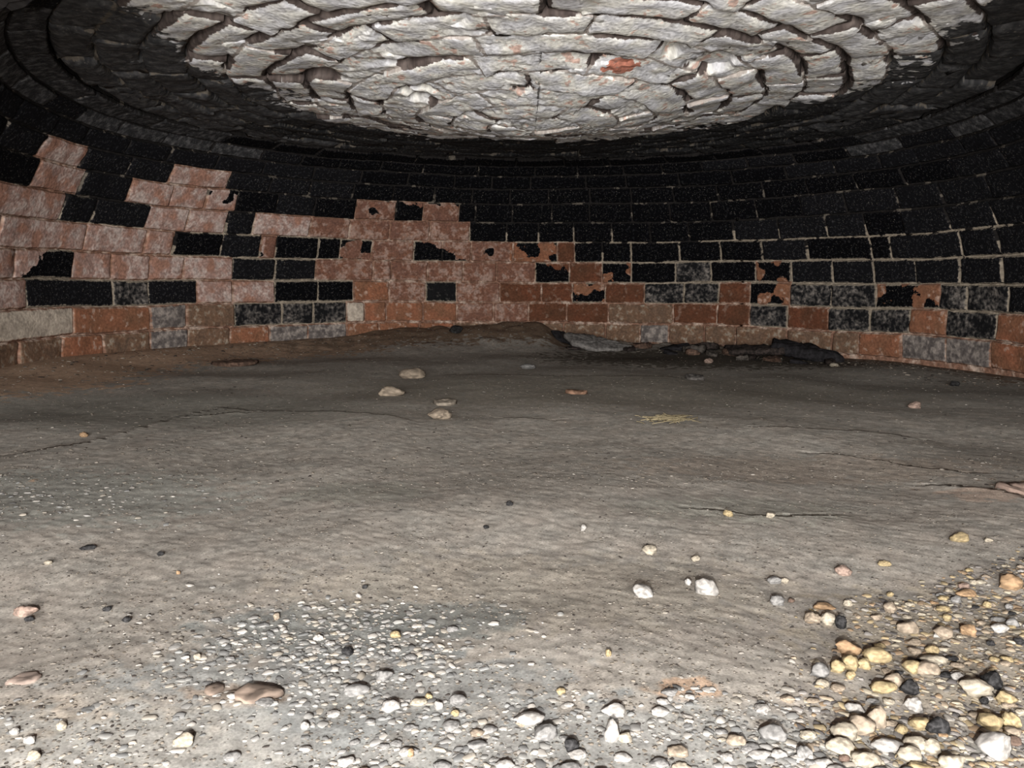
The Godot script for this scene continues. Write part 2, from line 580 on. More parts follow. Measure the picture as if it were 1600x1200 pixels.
# the bed of mortar behind the bricks: a curved sheet with a rough face, and its outer face 12 cm behind
func shell(t0: float, t1: float, s0: float, s1: float, nt: int, ns: int, back: float, rough: float, uvf: Callable) -> ArrayMesh:
	var v := PackedVector3Array()
	var uv := PackedVector2Array()
	var idx := PackedInt32Array()
	for layer in 2:
		for j in ns + 1:
			for i in nt + 1:
				var th := lerpf(t0, t1, float(i) / nt)
				var s := lerpf(s0, s1, float(j) / ns)
				var r := prof_at(s).x
				var d := -0.12
				if layer == 0:
					d = -back + rough * nz(th * r * 40.0, s * 40.0, 3.0)
					if s0 > 0.5: d -= 0.022 * clampf(pocket(th, r) * 3.0, 0.0, 1.0)
				v.append(surf(th, s, d))
				uv.append(uvf.call(th, s))
	var n := (nt + 1) * (ns + 1)
	for j in ns:
		for i in nt:
			var p := j * (nt + 1) + i
			idx.append_array([p, p + nt + 1, p + 1, p + 1, p + nt + 1, p + nt + 2])
			p += n
			idx.append_array([p, p + 1, p + nt + 1, p + 1, p + nt + 2, p + nt + 1])
	for i in nt:
		for p in [i, ns * (nt + 1) + i]:
			idx.append_array([p, p + 1, p + n, p + 1, p + n + 1, p + n])
	for j in ns:
		for p in [j * (nt + 1), j * (nt + 1) + nt]:
			idx.append_array([p, p + n, p + nt + 1, p + nt + 1, p + n, p + n + nt + 1])
	return mesh_of(v, uv, idx, Vector3.ZERO)


# ---------------------------------------------------------------- crown

const C_W := 1536
const C_X0 := -1.2
const C_D0 := 0.8
const C_SIZE := 2.4

# radius up to which the fire has burnt the soot off the crown
func burnt(th: float) -> float:
	var d := absf(rad_to_deg(th))
	if th < 0.0:
		return lerpf(0.585, 0.62, clampf((d - 60.0) / 35.0, 0, 1)) + 0.14 * smoothstep(98.0, 118.0, d) + 0.26 * smoothstep(118.0, 150.0, d)
	return lerpf(0.585, 0.6, clampf((d - 60.0) / 30.0, 0, 1)) + 0.13 * smoothstep(88.0, 102.0, d) + 0.12 * smoothstep(104.0, 124.0, d) + 0.22 * smoothstep(124.0, 150.0, d)


func ceiling_material() -> StandardMaterial3D:
	var rgb := PackedByteArray()
	var hgt := PackedByteArray()
	rgb.resize(C_W * C_W * 3)
	hgt.resize(C_W * C_W)
	var fine: PackedByteArray = nb["fine"]
	var grain: PackedByteArray = nb["grain"]
	var mid: PackedByteArray = nb["mid"]
	var soft: PackedByteArray = nb["soft"]
	var bloom: PackedByteArray = nb["bloom"]
	var at := 0
	var px := C_SIZE / C_W
	var burnt_tab := PackedFloat32Array()
	for i in 721: burnt_tab.append(burnt(deg_to_rad(i * 0.5 - 180.0)))
	for y in C_W:
		var dd := C_D0 + (y + 0.5) * px - CZ
		var dz := dd / (EZ if dd > 0.0 else EZ_NEAR)
		for x in C_W:
			var dx := C_X0 + (x + 0.5) * px - CX
			var rr := sqrt(dx * dx + dz * dz)
			var th := atan2(dx, dz)
			var c := 7
			while c < 19 and rr < prof[c + 1 - FIRST].x: c += 1
			var bed := minf(prof[c - FIRST].x - rr, rr - prof[c + 1 - FIRST].x)
			var ang: PackedFloat32Array = courses[c][0]
			var nbr := ang.size()
			var b := ang.bsearch(th, false) - 1
			var code: String = courses[c][1][b if b >= 0 else nbr - 1]
			var a0: float = ang[b] if b >= 0 else ang[nbr - 1] - TAU
			var a1: float = ang[b + 1] if b + 1 < nbr else ang[0] + TAU
			var head := minf(th - a0, a1 - th) * rr
			var mid_t := (a0 + a1) * 0.5
			var mid_r := (prof[c - FIRST].x + prof[c + 1 - FIRST].x) * 0.5
			var ix := int((dx + 4.0) * 1000.0)
			var iy := int((dz + 4.0) * 1000.0)
			var q1 := ((iy & 511) << 9) | (ix & 511)
			var g1: float = grain[q1] / 255.0
			var g2: float = fine[q1] / 255.0
			var m1: float = mid[q1] / 255.0
			var m2: float = mid[(((iy * 5 / 2) & 511) << 9) | ((ix * 5 / 2) & 511)] / 255.0
			var e1: float = bloom[q1] / 255.0
			var c2: float = soft[(((iy / 2 + 99) & 511) << 9) | ((ix / 2 + 50) & 511)] / 255.0
			var lim: float = burnt_tab[clampi(int(rad_to_deg(th) * 2.0 + 360.0), 0, 720)]
			var over := (mid_r * 0.55 + rr * 0.45) - lim + 0.08 * (m1 - 0.5) + 0.06 * (c2 - 0.5)
			if code == "d" or code == "D": over += 0.03 + 0.25 * (m1 - 0.5)
			var r := 0.0
			var g := 0.0
			var bl := 0.0
			if over < 0.0:
				var t := clampf((c2 - 0.3) * 2.5, 0.0, 1.0)
				r = lerpf(206.0, 220.0, t)
				g = lerpf(206.0, 218.0, t)
				bl = lerpf(208.0, 209.0, t)
				var chip := clampf((e1 * 0.5 + c2 * 0.6 - 0.74) * 9.0, 0.0, 0.45)
				if Vector2(dx + CX - 0.2, dd + CZ - 1.575).length() < 0.032 + 0.03 * (m1 - 0.5): chip = 1.0
				r = lerpf(r, 182.0, chip)
				g = lerpf(g, 120.0, chip)
				bl = lerpf(bl, 100.0, chip)
				var dirt := clampf((m2 * 0.6 + m1 * 0.5 - 0.66) * 4.0, 0.0, 0.55)
				r = lerpf(r, 120.0, dirt)
				g = lerpf(g, 117.0, dirt)
				bl = lerpf(bl, 116.0, dirt)
				# a crumb of soot left at the end of the burnt part
				var k := clampf((over + 0.02) * 40.0, 0.0, 0.6) * clampf((m2 - 0.3) * 3.0, 0, 1)
				r = lerpf(r, 60.0, k)
				g = lerpf(g, 58.0, k)
				bl = lerpf(bl, 57.0, k)
				var joint := minf(bed, head)
				if joint < 0.0038 + 0.003 * (m2 - 0.5):
					r = lerpf(r, 142.0, 0.75)
					g = lerpf(g, 132.0, 0.75)
					bl = lerpf(bl, 124.0, 0.75)
				if joint < 0.011 and joint < 0.0045 + 0.02 * clampf(pocket(th, rr), 0.0, 0.3) + 0.006 * (m2 - 0.5) and pocket(th, rr) > 0.0:
					r = 78.0 + 60.0 * (m1 - 0.4)
					g = 69.0 + 58.0 * (m1 - 0.4)
					bl = 65.0 + 55.0 * (m1 - 0.4)
			else:
				r = 30.0
				g = 30.0
				bl = 31.0
				if code == "C" or code == "D":  # crown soot made lighter at the sides, painted haze
					var t := clampf((m1 * 0.5 + e1 * 0.5 - 0.35) * 2.5, 0.0, 1.0)
					r = lerpf(48.0, 84.0, t)
					g = lerpf(48.0, 83.0, t)
					bl = lerpf(49.0, 82.0, t)
				elif m2 > 0.62:
					r = 58.0
					g = 57.0
					bl = 55.0
				if g2 > 0.78 and g1 > 0.5:
					r = 100.0
					g = 95.0
					bl = 86.0
				if minf(bed, head) < 0.004 + 0.004 * (m2 - 0.5) and c2 * 0.5 + m1 * 0.5 > 0.5:
					r = 86.0
					g = 80.0
					bl = 72.0
			var f := 1.0 + 0.3 * (g1 - 0.5) + 0.14 * (g2 - 0.5) + 0.2 * (m2 - 0.5)
			rgb[at * 3] = clampi(int(r * f), 0, 255)
			rgb[at * 3 + 1] = clampi(int(g * f), 0, 255)
			rgb[at * 3 + 2] = clampi(int(bl * f), 0, 255)
			hgt[at] = clampi(int(255.0 * (0.1 + 0.35 * g1 + 0.4 * m2 + 0.1 * g2)), 0, 255)
			at += 1
	var m := StandardMaterial3D.new()
	m.albedo_texture = picture(C_W, C_W, rgb)
	m.heightmap_enabled = true
	m.heightmap_texture = relief(C_W, C_W, hgt)
	m.heightmap_scale = 0.2
	m.roughness = 0.92
	m.metallic_specular = 0.3
	m.texture_repeat = false
	return m


func build_ceiling() -> void:
	var w := holder("ceiling", "low sagging brick crown laid in rings, burnt pale grey in the middle", "ceiling")
	var mat := ceiling_material()
	var uvf := func(th: float, s: float) -> Vector2:
		var r := prof_at(s).x
		return Vector2((CX + r * sin(th) - C_X0) / C_SIZE, (CZ + r * deep_of(th) - C_D0) / C_SIZE)
	put("mortar", shell(-PI, PI, S[8 - FIRST], S[20 - FIRST] - 0.001, 320, 110, 0.002, 0.004, uvf), mat, w)
	for c in range(8, 20):
		var ang: PackedFloat32Array = courses[c][0]
		var n := ang.size()
		for b in n:
			var t0 := ang[b]
			var t1: float = ang[b + 1] if b + 1 < n else ang[0] + TAU
			var rr := (prof[c - FIRST].x + prof[c + 1 - FIRST].x) * 0.5
			var gap := rng.randf_range(0.0015, 0.0032) / maxf(rr, 0.05)
			var g0 := rng.randf_range(0.0015, 0.0032)
			var g1 := rng.randf_range(0.0015, 0.0032)
			var out := rng.randf_range(-0.0025, 0.003)
			var tip := Vector2(rng.randf_range(-0.010, 0.010), rng.randf_range(-0.007, 0.007))
			var rough := 0.0022
			# a few bricks have lost their faces
			var at := surf((t0 + t1) * 0.5, (S[c - FIRST] + S[c + 1 - FIRST]) * 0.5, 0.0)
			for lost in [Vector2(-.36, -1.66), Vector2(.38, -1.6), Vector2(-.2, -1.75), Vector2(.16, -1.5)]:
				if Vector2(at.x, at.z).distance_to(lost) < 0.055: out -= 0.014
			if rr < 0.6:
				out *= 1.2
				rough = 0.003
			var mesh := brick_mesh(t0 + gap, t1 - gap, S[c - FIRST] + g0, S[c + 1 - FIRST] - g1, out, tip, rough, 0.003, 13, 6, uvf, 0.03, 0.005)
			put("brick", mesh, mat, w)


# ---------------------------------------------------------------- mouth of the oven (round and behind the camera)

func build_mouth() -> void:
	var m := StandardMaterial3D.new()
	var nt := NoiseTexture2D.new()
	nt.width = 256
	nt.height = 256
	nt.seamless = true
	var f := FastNoiseLite.new()
	f.seed = 5
	f.frequency = 0.03
	nt.noise = f
	var ramp := Gradient.new()
	ramp.colors = PackedColorArray([Color(0.1, 0.09, 0.085), Color(0.3, 0.2, 0.16)])
	nt.color_ramp = ramp
	m.albedo_texture = nt
	m.uv1_triplanar = true
	m.uv1_world_triplanar = true
	m.uv1_scale = Vector3.ONE * 2.0
	m.roughness = 0.95
	for s in [-1.0, 1.0]:
		var b := BoxMesh.new()
		b.size = Vector3(0.2, 0.8, 3.49)
		var o := put("wall_mouth_left" if s < 0 else "wall_mouth_right", b, m)
		o.position = Vector3(CX + s * 1.24, 0.33, 0.255)
		tag(o, "sooty brick side of the oven mouth, %s of the camera" % ("left" if s < 0 else "right"), "wall", "", "structure")
	var t := BoxMesh.new()
	t.size = Vector3(2.8, 0.12, 2.7)
	var o := put("ceiling_mouth", t, m)
	o.position = Vector3(CX, 0.79, 0.55)
	tag(o, "flat sooty roof over the oven mouth behind the camera", "ceiling", "", "structure")


# ---------------------------------------------------------------- floor

var ridges := [
	[0.006, 0.16, [Vector2(-.70, 1.06), Vector2(-.66, 1.08), Vector2(-.61, 1.13), Vector2(-.59, 1.25), Vector2(-.57, 1.40), Vector2(-.54, 1.47), Vector2(-.463, 1.436), Vector2(-.304, 1.394), Vector2(-.196, 1.348), Vector2(-.15, 1.31)]],
	[0.004, 0.04, [Vector2(-.58, 1.28), Vector2(-.552, 1.368), Vector2(-.509, 1.401), Vector2(-.44, 1.415)]],
	[0.004, 0.12, [Vector2(.36, 1.28), Vector2(.44, 1.262), Vector2(.548, 1.254), Vector2(.66, 1.2)]],
	[0.004, 0.1, [Vector2(.40, 1.12), Vector2(.46, 1.085), Vector2(.503, 1.051), Vector2(.545, .988), Vector2(.6, .97)]],
	[0.005, 0.05, [Vector2(.47, .93), Vector2(.515, .915), Vector2(.542, .88), Vector2(.60, .81)]],
	[0.004, 0.08, [Vector2(-.04, 1.40), Vector2(.0, 1.375), Vector2(.06, 1.36), Vector2(.1, 1.365)]],
	[0.003, 0.1, [Vector2(-.2, 2.05), Vector2(.0, 2.0), Vector2(.3, 1.96), Vector2(.45, 1.98)]],
	[0.005, 0.03, [Vector2(-.17, .428), Vector2(-.155, .440), Vector2(-.14, .438), Vector2(-.125, .425)]],
	[0.003, 0.06, [Vector2(.17, .83), Vector2(.24, .80), Vector2(.30, .795), Vector2(.36, .81)]],
]


func ground(x: float, d: float) -> float:
	var pol := polar(x, d)
	var rr := pol.y
	var th := rad_to_deg(pol.x)
	var h := 0.007 * nz(x * 2.6, d * 2.6, 20.0) + 0.0010 * nz(x * 9.0, d * 9.0, 21.0) + 0.0004 * nz(x * 34.0, d * 34.0, 22.0)
	if d < 1.3: h += 0.0005 * nz(x * 110.0, d * 110.0, 23.0)
	if d > 0.9:
		var e := maxf(1.25 - rr, 0.0)
		var side := smoothstep(12.0, -40.0, th) * smoothstep(-125.0, -98.0, th)
		h += 0.026 * side * exp(-pow(e / 0.2, 2.0))
		var heap := smoothstep(-46.0, -4.0, th) * (1.0 - smoothstep(2.0, 9.0, th))
		h += 0.072 * heap * exp(-pow(e / 0.3, 2.0)) * (1.0 + 0.12 * nz(x * 12.0, d * 12.0, 24.0))
		var heap2 := smoothstep(6.0, 14.0, th) * (1.0 - smoothstep(38.0, 50.0, th))
		h += 0.014 * heap2 * exp(-pow(e / 0.24, 2.0)) * (1.0 + 0.7 * nz(x * 14.0, d * 14.0, 25.0))
	for r in ridges:
		var pts: Array = r[2]
		if x <= pts[0].x or x >= pts[pts.size() - 1].x: continue
		var i := 0
		while x > pts[i + 1].x: i += 1
		var line := lerpf(pts[i].y, pts[i + 1].y, (x - pts[i].x) / (pts[i + 1].x - pts[i].x)) + 0.008 * nz(x * 30.0, 3.0, 26.0)
		var t := line - d
		if t < -0.012 or t > r[1] * 4.0: continue
		var ends := minf((x - pts[0].x) / 0.05, minf((pts[pts.size() - 1].x - x) / 0.05, 1.0))
		h += r[0] * ends * (exp(-t / r[1]) if t > 0.0 else -1.2)
	return h


const F_W := 1536
const F_X0 := -1.45
const F_D0 := 0.2
const F_SIZE := 2.9

func floor_material() -> StandardMaterial3D:
	var grain: PackedByteArray = nb["grain"]
	var fine: PackedByteArray = nb["fine"]
	var mid: PackedByteArray = nb["mid"]
	var soft: PackedByteArray = nb["soft"]
	var bloom: PackedByteArray = nb["bloom"]
	# patches of other earth: x, depth, half width, half depth, red, green, blue, strength
	var patch := [
		[-.52, .85, .22, .12, 146, 147, 142, .7], [-.62, 1.45, .36, .20, 132, 130, 123, .6], [-.12, .52, .09, .05, 118, 121, 120, .75], [-.10, .44, .14, .05, 128, 131, 132, .6],
		[-.17, .88, .08, .05, 142, 144, 135, .35], [.24, .82, .12, .05, 142, 144, 135, .35], [.10, .435, .022, .012, 188, 152, 124, .6], [-.22, .385, .1, .04, 186, 172, 156, .5], [-.155, .432, .03, .012, 150, 128, 110, .5],
		[.32, .50, .12, .10, 150, 140, 124, .5], [.55, .87, .07, .03, 170, 144, 128, .5], [.02, .60, .2, .08, 150, 142, 130, .4], [-.05, .36, .35, .06, 136, 138, 138, .6], [-.05, .545, .06, .03, 112, 114, 112, .7], [.40, 1.02, .25, .07, 146, 133, 122, .5], [.2, 1.75, .6, .25, 118, 112, 102, .5],
		[.62, 2.5, .5, .26, 74, 68, 60, .85], [.135, 1.678, .03, .015, 140, 112, 92, .5]]
	var rgb := PackedByteArray()
	rgb.resize(F_W * F_W * 3)
	var at := 0
	var px := F_SIZE / F_W
	for y in F_W:
		var d := F_D0 + (y + 0.5) * px
		var dz := (d - CZ) / (EZ if d > CZ else EZ_NEAR)
		var near := []
		for p in patch:
			if absf(d - p[1]) < p[3] * 1.6: near.append(p)
		for x in F_W:
			var wx := F_X0 + (x + 0.5) * px
			var dx := wx - CX
			var ix := int((wx + 4.0) * 1000.0)
			var iy := int((d + 4.0) * 1000.0)
			var q1 := ((iy & 511) << 9) | (ix & 511)
			var m1: float = mid[q1] / 255.0
			var c2: float = soft[(((iy / 2 + 99) & 511) << 9) | ((ix / 2 + 50) & 511)] / 255.0
			var e1: float = bloom[q1] / 255.0
			var g1: float = grain[q1] / 255.0
			var r := lerpf(158.0, 166.0, c2)
			var g := lerpf(154.0, 158.0, c2)
			var bl := lerpf(148.0, 150.0, c2)
			for p in near:
				var u: float = (wx - p[0]) / p[2]
				var v: float = (d - p[1]) / p[3]
				var k: float = clampf((1.25 - u * u - v * v + 1.9 * (m1 - 0.5) + 1.2 * (e1 - 0.5)) * 2.0, 0.0, 1.0) * p[7]
				if k > 0.0:
					r = lerpf(r, p[4], k)
					g = lerpf(g, p[5], k)
					bl = lerpf(bl, p[6], k)
			if d > 0.9:
				var rr := sqrt(dx * dx + dz * dz)
				var th := rad_to_deg(atan2(dx, dz))
				# brick dust and soil that has slid down from the wall
				var reach := (0.34 if th < -30.0 else 0.30) * smoothstep(-122.0, -100.0, th) if th < 8.0 else 0.07
				var k := clampf(((rr - 1.25 + reach) * 7.0 + 1.8 * (m1 - 0.5) + 1.1 * (c2 - 0.5) + 0.8 * (e1 - 0.5)) * 2.5, 0.0, 0.92)
				var w := clampf((-25.0 - th) / 30.0 + (c2 - 0.5), 0.0, 1.0)
				r = lerpf(r, lerpf(110.0, 182.0, w), k)
				g = lerpf(g, lerpf(92.0, 154.0, w), k)
				bl = lerpf(bl, lerpf(77.0, 132.0, w), k)
			var f := 1.0 + 0.26 * (g1 - 0.5) + 0.2 * (m1 - 0.5) + 0.15 * (e1 - 0.5)
			rgb[at] = clampi(int(r * f), 0, 255)
			rgb[at + 1] = clampi(int(g * f), 0, 255)
			rgb[at + 2] = clampi(int(bl * f), 0, 255)
			at += 3
	# fine sand, repeated every 30 cm
	var n := 512
	var det := PackedByteArray()
	det.resize(n * n * 3)
	for i in n * n:
		var v: float = 0.9 + 0.25 * (fine[i] / 255.0 - 0.5) + 0.22 * (grain[(i * 7 + 131) % (n * n)] / 255.0 - 0.5)
		if fine[i] > 214: v = 1.0
		elif fine[i] < 38: v *= 0.72
		var b := clampi(int(255.0 * v), 0, 255)
		det[i * 3] = b
		det[i * 3 + 1] = b
		det[i * 3 + 2] = clampi(int(b * 0.985), 0, 255)
	var m := StandardMaterial3D.new()
	m.albedo_texture = picture(F_W, F_W, rgb)
	m.detail_enabled = true
	m.detail_blend_mode = BaseMaterial3D.BLEND_MODE_MUL
	m.detail_uv_layer = BaseMaterial3D.DETAIL_UV_2
	m.detail_albedo = picture(n, n, det)
	m.roughness = 0.95
	m.metallic_specular = 0.25
	return m


func build_floor() -> void:
	var xs := PackedFloat32Array()
	var x := 0.0
	while x < 1.75:
		xs.append(x)
		x += 0.0038 if x < 0.5 else (0.008 if x < 0.8 else 0.014)
	var all := PackedFloat32Array()
	for i in range(xs.size() - 1, 0, -1): all.append(-xs[i])
	all.append_array(xs)
	var ds := PackedFloat32Array([-2.2, -1.6, -1.0, -0.5, 0.0, 0.15])
	var d := 0.25
	while d < 3.25:
		ds.append(d)
		d += 0.0035 if d < 0.8 else (0.0045 if d < 1.55 else 0.013)
	var nx := all.size()
	var v := PackedVector3Array()
	var uv := PackedVector2Array()
	var uv2 := PackedVector2Array()
	var idx := PackedInt32Array()
	for j in ds.size():
		for i in nx:
			v.append(Vector3(all[i], ground(all[i], ds[j]), -ds[j]))
			uv.append(Vector2((all[i] - F_X0) / F_SIZE, (ds[j] - F_D0) / F_SIZE))
			uv2.append(Vector2(all[i] / 0.3, ds[j] / 0.3))
	for j in ds.size() - 1:
		for i in nx - 1:
			var p := j * nx + i
			idx.append_array([p, p + nx, p + 1, p + 1, p + nx, p + nx + 1])
	var o := put("floor", mesh_of(v, uv, idx, Vector3.ZERO, uv2), floor_material())
	tag(o, "trodden floor of grey-brown sand with cracked crust and banks along the wall", "floor", "", "structure")


# ---------------------------------------------------------------- stones

var shapes := []

func pebble(sd: int, facets: int, level: int, rough: float) -> ArrayMesh:
	# a ball cut by random planes and roughened
	var t := (1.0 + sqrt(5.0)) / 2.0
	var v := PackedVector3Array([Vector3(-1, t, 0), Vector3(1, t, 0), Vector3(-1, -t, 0), Vector3(1, -t, 0), Vector3(0, -1, t), Vector3(0, 1, t), Vector3(0, -1, -t), Vector3(0, 1, -t), Vector3(t, 0, -1), Vector3(t, 0, 1), Vector3(-t, 0, -1), Vector3(-t, 0, 1)])
	var idx := PackedInt32Array([0, 11, 5, 0, 5, 1, 0, 1, 7, 0, 7, 10, 0, 10, 11, 1, 5, 9, 5, 11, 4, 11, 10, 2, 10, 7, 6, 7, 1, 8, 3, 9, 4, 3, 4, 2, 3, 2, 6, 3, 6, 8, 3, 8, 9, 4, 9, 5, 2, 4, 11, 6, 2, 10, 8, 6, 7, 9, 8, 1])
	for i in v.size(): v[i] = v[i].normalized()
	for l in level:
		var cut := {}
		var fresh := PackedInt32Array()
		for k in range(0, idx.size(), 3):
			var m := []
			for e in 3:
				var a := idx[k + e]
				var b := idx[k + (e + 1) % 3]
				var key := mini(a, b) * 100000 + maxi(a, b)
				if not cut.has(key):
					cut[key] = v.size()
					v.append((v[a] + v[b]).normalized())
				m.append(cut[key])
			fresh.append_array([idx[k], m[0], m[2], idx[k + 1], m[1], m[0], idx[k + 2], m[2], m[1], m[0], m[1], m[2]])
		idx = fresh
	var r := RandomNumberGenerator.new()
	r.seed = sd
	var planes := []
	for i in facets:
		planes.append([Vector3(r.randfn(), r.randfn(), r.randfn()).normalized(), r.randf_range(0.6, 0.95)])
	for i in v.size():
		var n := v[i]
		var rad := 1.0
		for p in planes:
			var c: float = n.dot(p[0])
			if c > 0.1: rad = minf(rad, p[1] / c)
		rad *= 1.0 + rough * nz(n.x * 1.7 + sd, n.y * 1.7, n.z * 1.7) + rough * 0.5 * nz(n.x * 4.0, n.y * 4.0 + sd, n.z * 4.0)
		v[i] = n * rad
	var turned := PackedInt32Array()
	for k in range(0, idx.size(), 3): turned.append_array([idx[k], idx[k + 2], idx[k + 1]])
	return mesh_of(v, PackedVector2Array(), turned, Vector3.ZERO)


func stone_material(c: Color, spots: float, name_of: String) -> StandardMaterial3D:
	if mats.has(name_of): return mats[name_of]
	var m := StandardMaterial3D.new()
	if not mats.has("tex%.2f" % spots):
		var nt := NoiseTexture2D.new()
		nt.width = 256
		nt.height = 256
		nt.seamless = true
		var f := FastNoiseLite.new()
		f.seed = 31
		f.frequency = 0.02
		f.fractal_octaves = 5
		nt.noise = f
		var ramp := Gradient.new()
		ramp.colors = PackedColorArray([Color(1.0 - spots, 1.0 - spots, 1.0 - spots), Color(1, 1, 1)])
		ramp.offsets = PackedFloat32Array([0.25, 0.7])
		nt.color_ramp = ramp
		mats["tex%.2f" % spots] = nt
	m.albedo_texture = mats["tex%.2f" % spots]
	m.albedo_color = c
	m.uv1_triplanar = true
	m.uv1_scale = Vector3.ONE * (14.0 if name_of.begins_with("slab") else 0.35)
	m.roughness = 0.85
	m.metallic_specular = 0.3
	mats[name_of] = m
	return m


func stone_look(code: String) -> Array:
	var look: Dictionary = {
		"y": [Color8(148, 132, 100), "yellow"], "o": [Color8(146, 120, 92), "ochre"], "t": [Color8(138, 125, 109), "tan"], "c": [Color8(152, 143, 127), "cream"],
		"w": [Color8(156, 152, 146), "whitish"], "g": [Color8(116, 114, 111), "grey"], "d": [Color8(50, 49, 49), "black"], "p": [Color8(142, 122, 110), "pinkish"], "b": [Color8(92, 76, 66), "brown"]}
	return [stone_material(look[code][0], 0.55 if code == "d" else 0.3, "stone_" + code), look[code][1]]


# traced stones: x, depth, width and height in millimetres, colour
var traced := """
0.393 0.605 17.0 14.0 o
0.358 0.610 8.1 5.6 p
0.352 0.596 13.8 5.4 o
0.337 0.583 8.2 5.3 g
0.356 0.575 5.7 5.7 y
0.370 0.571 5.7 4.7 g
0.280 0.567 9.4 8.5 t
0.294 0.597 4.9 4.5 y
0.253 0.578 6.7 5.8 c
0.214 0.545 10.4 7.7 t
0.224 0.543 10.9 9.5 c
0.231 0.537 7.2 10.7 d
0.277 0.533 14.7 9.8 t
0.276 0.642 12.7 8.5 p
0.200 0.577 10.1 8.6 g
0.232 0.569 15.1 5.2 o
0.313 0.551 6.0 5.0 y
0.339 0.531 11.1 6.2 w
0.353 0.540 9.0 7.2 g
0.296 0.525 12.3 8.8 t
0.315 0.528 11.5 8.4 o
0.319 0.509 5.1 4.3 d
0.339 0.511 7.7 5.1 d
0.275 0.499 8.3 5.8 y
0.269 0.485 15.4 6.1 c
0.218 0.494 15.3 9.5 o
0.234 0.486 16.3 9.0 y
0.209 0.471 10.3 10.7 y
0.220 0.474 8.7 8.0 y
0.201 0.466 9.4 8.6 y
0.205 0.458 5.4 5.4 y
0.248 0.471 11.1 8.7 y
0.256 0.469 14.2 8.7 t
0.230 0.455 10.7 8.4 t
0.187 0.458 10.8 9.6 g
0.271 0.462 7.0 5.4 w
0.273 0.447 18.8 10.5 c
0.287 0.453 10.7 10.7 d
0.285 0.435 9.9 9.2 y
0.272 0.435 4.8 4.4 d
0.234 0.445 9.8 9.0 d
0.228 0.427 8.7 7.9 w
0.191 0.420 9.9 6.4 w
0.198 0.409 9.7 12.5 t
0.187 0.399 14.2 10.8 t
0.218 0.445 15.0 7.1 y
0.221 0.408 10.4 7.6 y
0.229 0.404 10.3 9.3 d
0.260 0.411 13.9 9.7 y
0.273 0.412 9.1 8.7 y
0.248 0.385 17.0 14.4 w
0.264 0.395 8.7 4.4 b
0.174 0.391 14.0 10.0 c
0.167 0.379 13.6 9.0 c
0.195 0.385 15.1 6.2 w
0.210 0.388 12.5 7.3 c
0.216 0.383 8.5 9.1 c
0.201 0.375 12.1 8.6 c
0.219 0.371 10.8 10.1 c
0.201 0.367 12.6 5.6 y
0.176 0.371 12.7 7.0 c
0.146 0.373 7.6 6.4 g
0.154 0.367 10.7 4.7 w
0.135 0.388 13.9 8.9 g
0.166 0.372 5.4 3.8 b
0.208 0.401 6.1 5.4 y
0.150 0.594 17.7 14.8 w
0.100 0.583 14.5 12.6 w
0.123 0.687 12.5 9.1 c
0.140 0.611 5.1 6.1 w
0.220 0.792 8.4 7.8 y
0.261 0.786 9.0 7.7 c
0.159 0.669 7.7 6.1 c
0.412 0.715 15.9 8.8 y
0.437 0.712 7.0 4.1 c
0.317 0.658 9.2 4.9 y
0.212 0.621 10.3 7.2 g
0.220 0.621 6.2 4.6 c
0.212 0.581 5.3 3.4 b
-0.349 0.553 13.8 8.3 p
-0.340 0.541 6.3 4.1 d
-0.167 0.385 9.5 6.5 c
-0.233 0.392 4.7 4.7 c
-0.110 0.404 4.8 3.8 w
-0.076 0.459 8.9 7.7 g
-0.089 0.441 13.4 6.3 g
-0.067 0.423 10.0 6.8 w
-0.047 0.435 4.4 4.8 y
-0.040 0.424 5.7 5.0 w
-0.077 0.516 6.9 4.7 y
-0.104 0.489 7.0 6.6 d
-0.128 0.509 6.0 4.3 w
-0.195 0.475 4.8 4.0 c
-0.202 0.474 4.8 2.4 w
-0.030 0.415 4.6 3.9 y
0.029 0.433 5.1 3.7 y
0.061 0.476 3.6 4.8 y
0.031 0.379 7.7 7.1 d
-0.050 0.379 4.2 4.5 o
0.059 0.384 6.5 5.9 c
0.052 0.386 7.2 11.2 w
0.056 0.408 12.5 6.9 w
0.010 0.404 15.1 6.2 w
0.018 0.391 12.0 7.3 g
-0.030 0.427 9.4 6.5 g
0.114 0.381 9.7 5.2 t
-0.164 0.538 4.5 5.4 t
0.069 0.746 5.5 6.7 w
-0.002 0.816 7.4 5.3 d
-0.024 0.746 4.9 3.7 d
-0.113 0.599 4.0 3.5 d
-0.115 0.582 4.3 3.9 w
-0.303 0.672 5.5 4.4 d
-0.291 0.555 6.0 4.2 d
-0.373 0.685 12.4 4.5 d
-0.386 0.646 6.4 3.7 c
-0.267 0.533 6.2 3.6 d
-0.271 0.630 3.6 3.1 o
-0.242 0.378 5.8 4.5 w
-0.253 0.385 4.6 3.9 w
-0.232 0.365 6.2 4.4 c
-0.248 1.998 60.9 28.8 t
-0.249 1.647 50.3 23.8 t
-0.125 1.366 37.5 19.8 t
0.580 2.355 26.4 17.0 p
-0.204 2.906 46.4 30.1 d
1.052 1.891 21.2 15.2 d
0.923 2.294 22.0 12.8 c
0.770 1.518 23.2 14.7 p
0.043 2.212 39.0 15.9 g
-0.647 1.196 11.6 8.7 o
"""

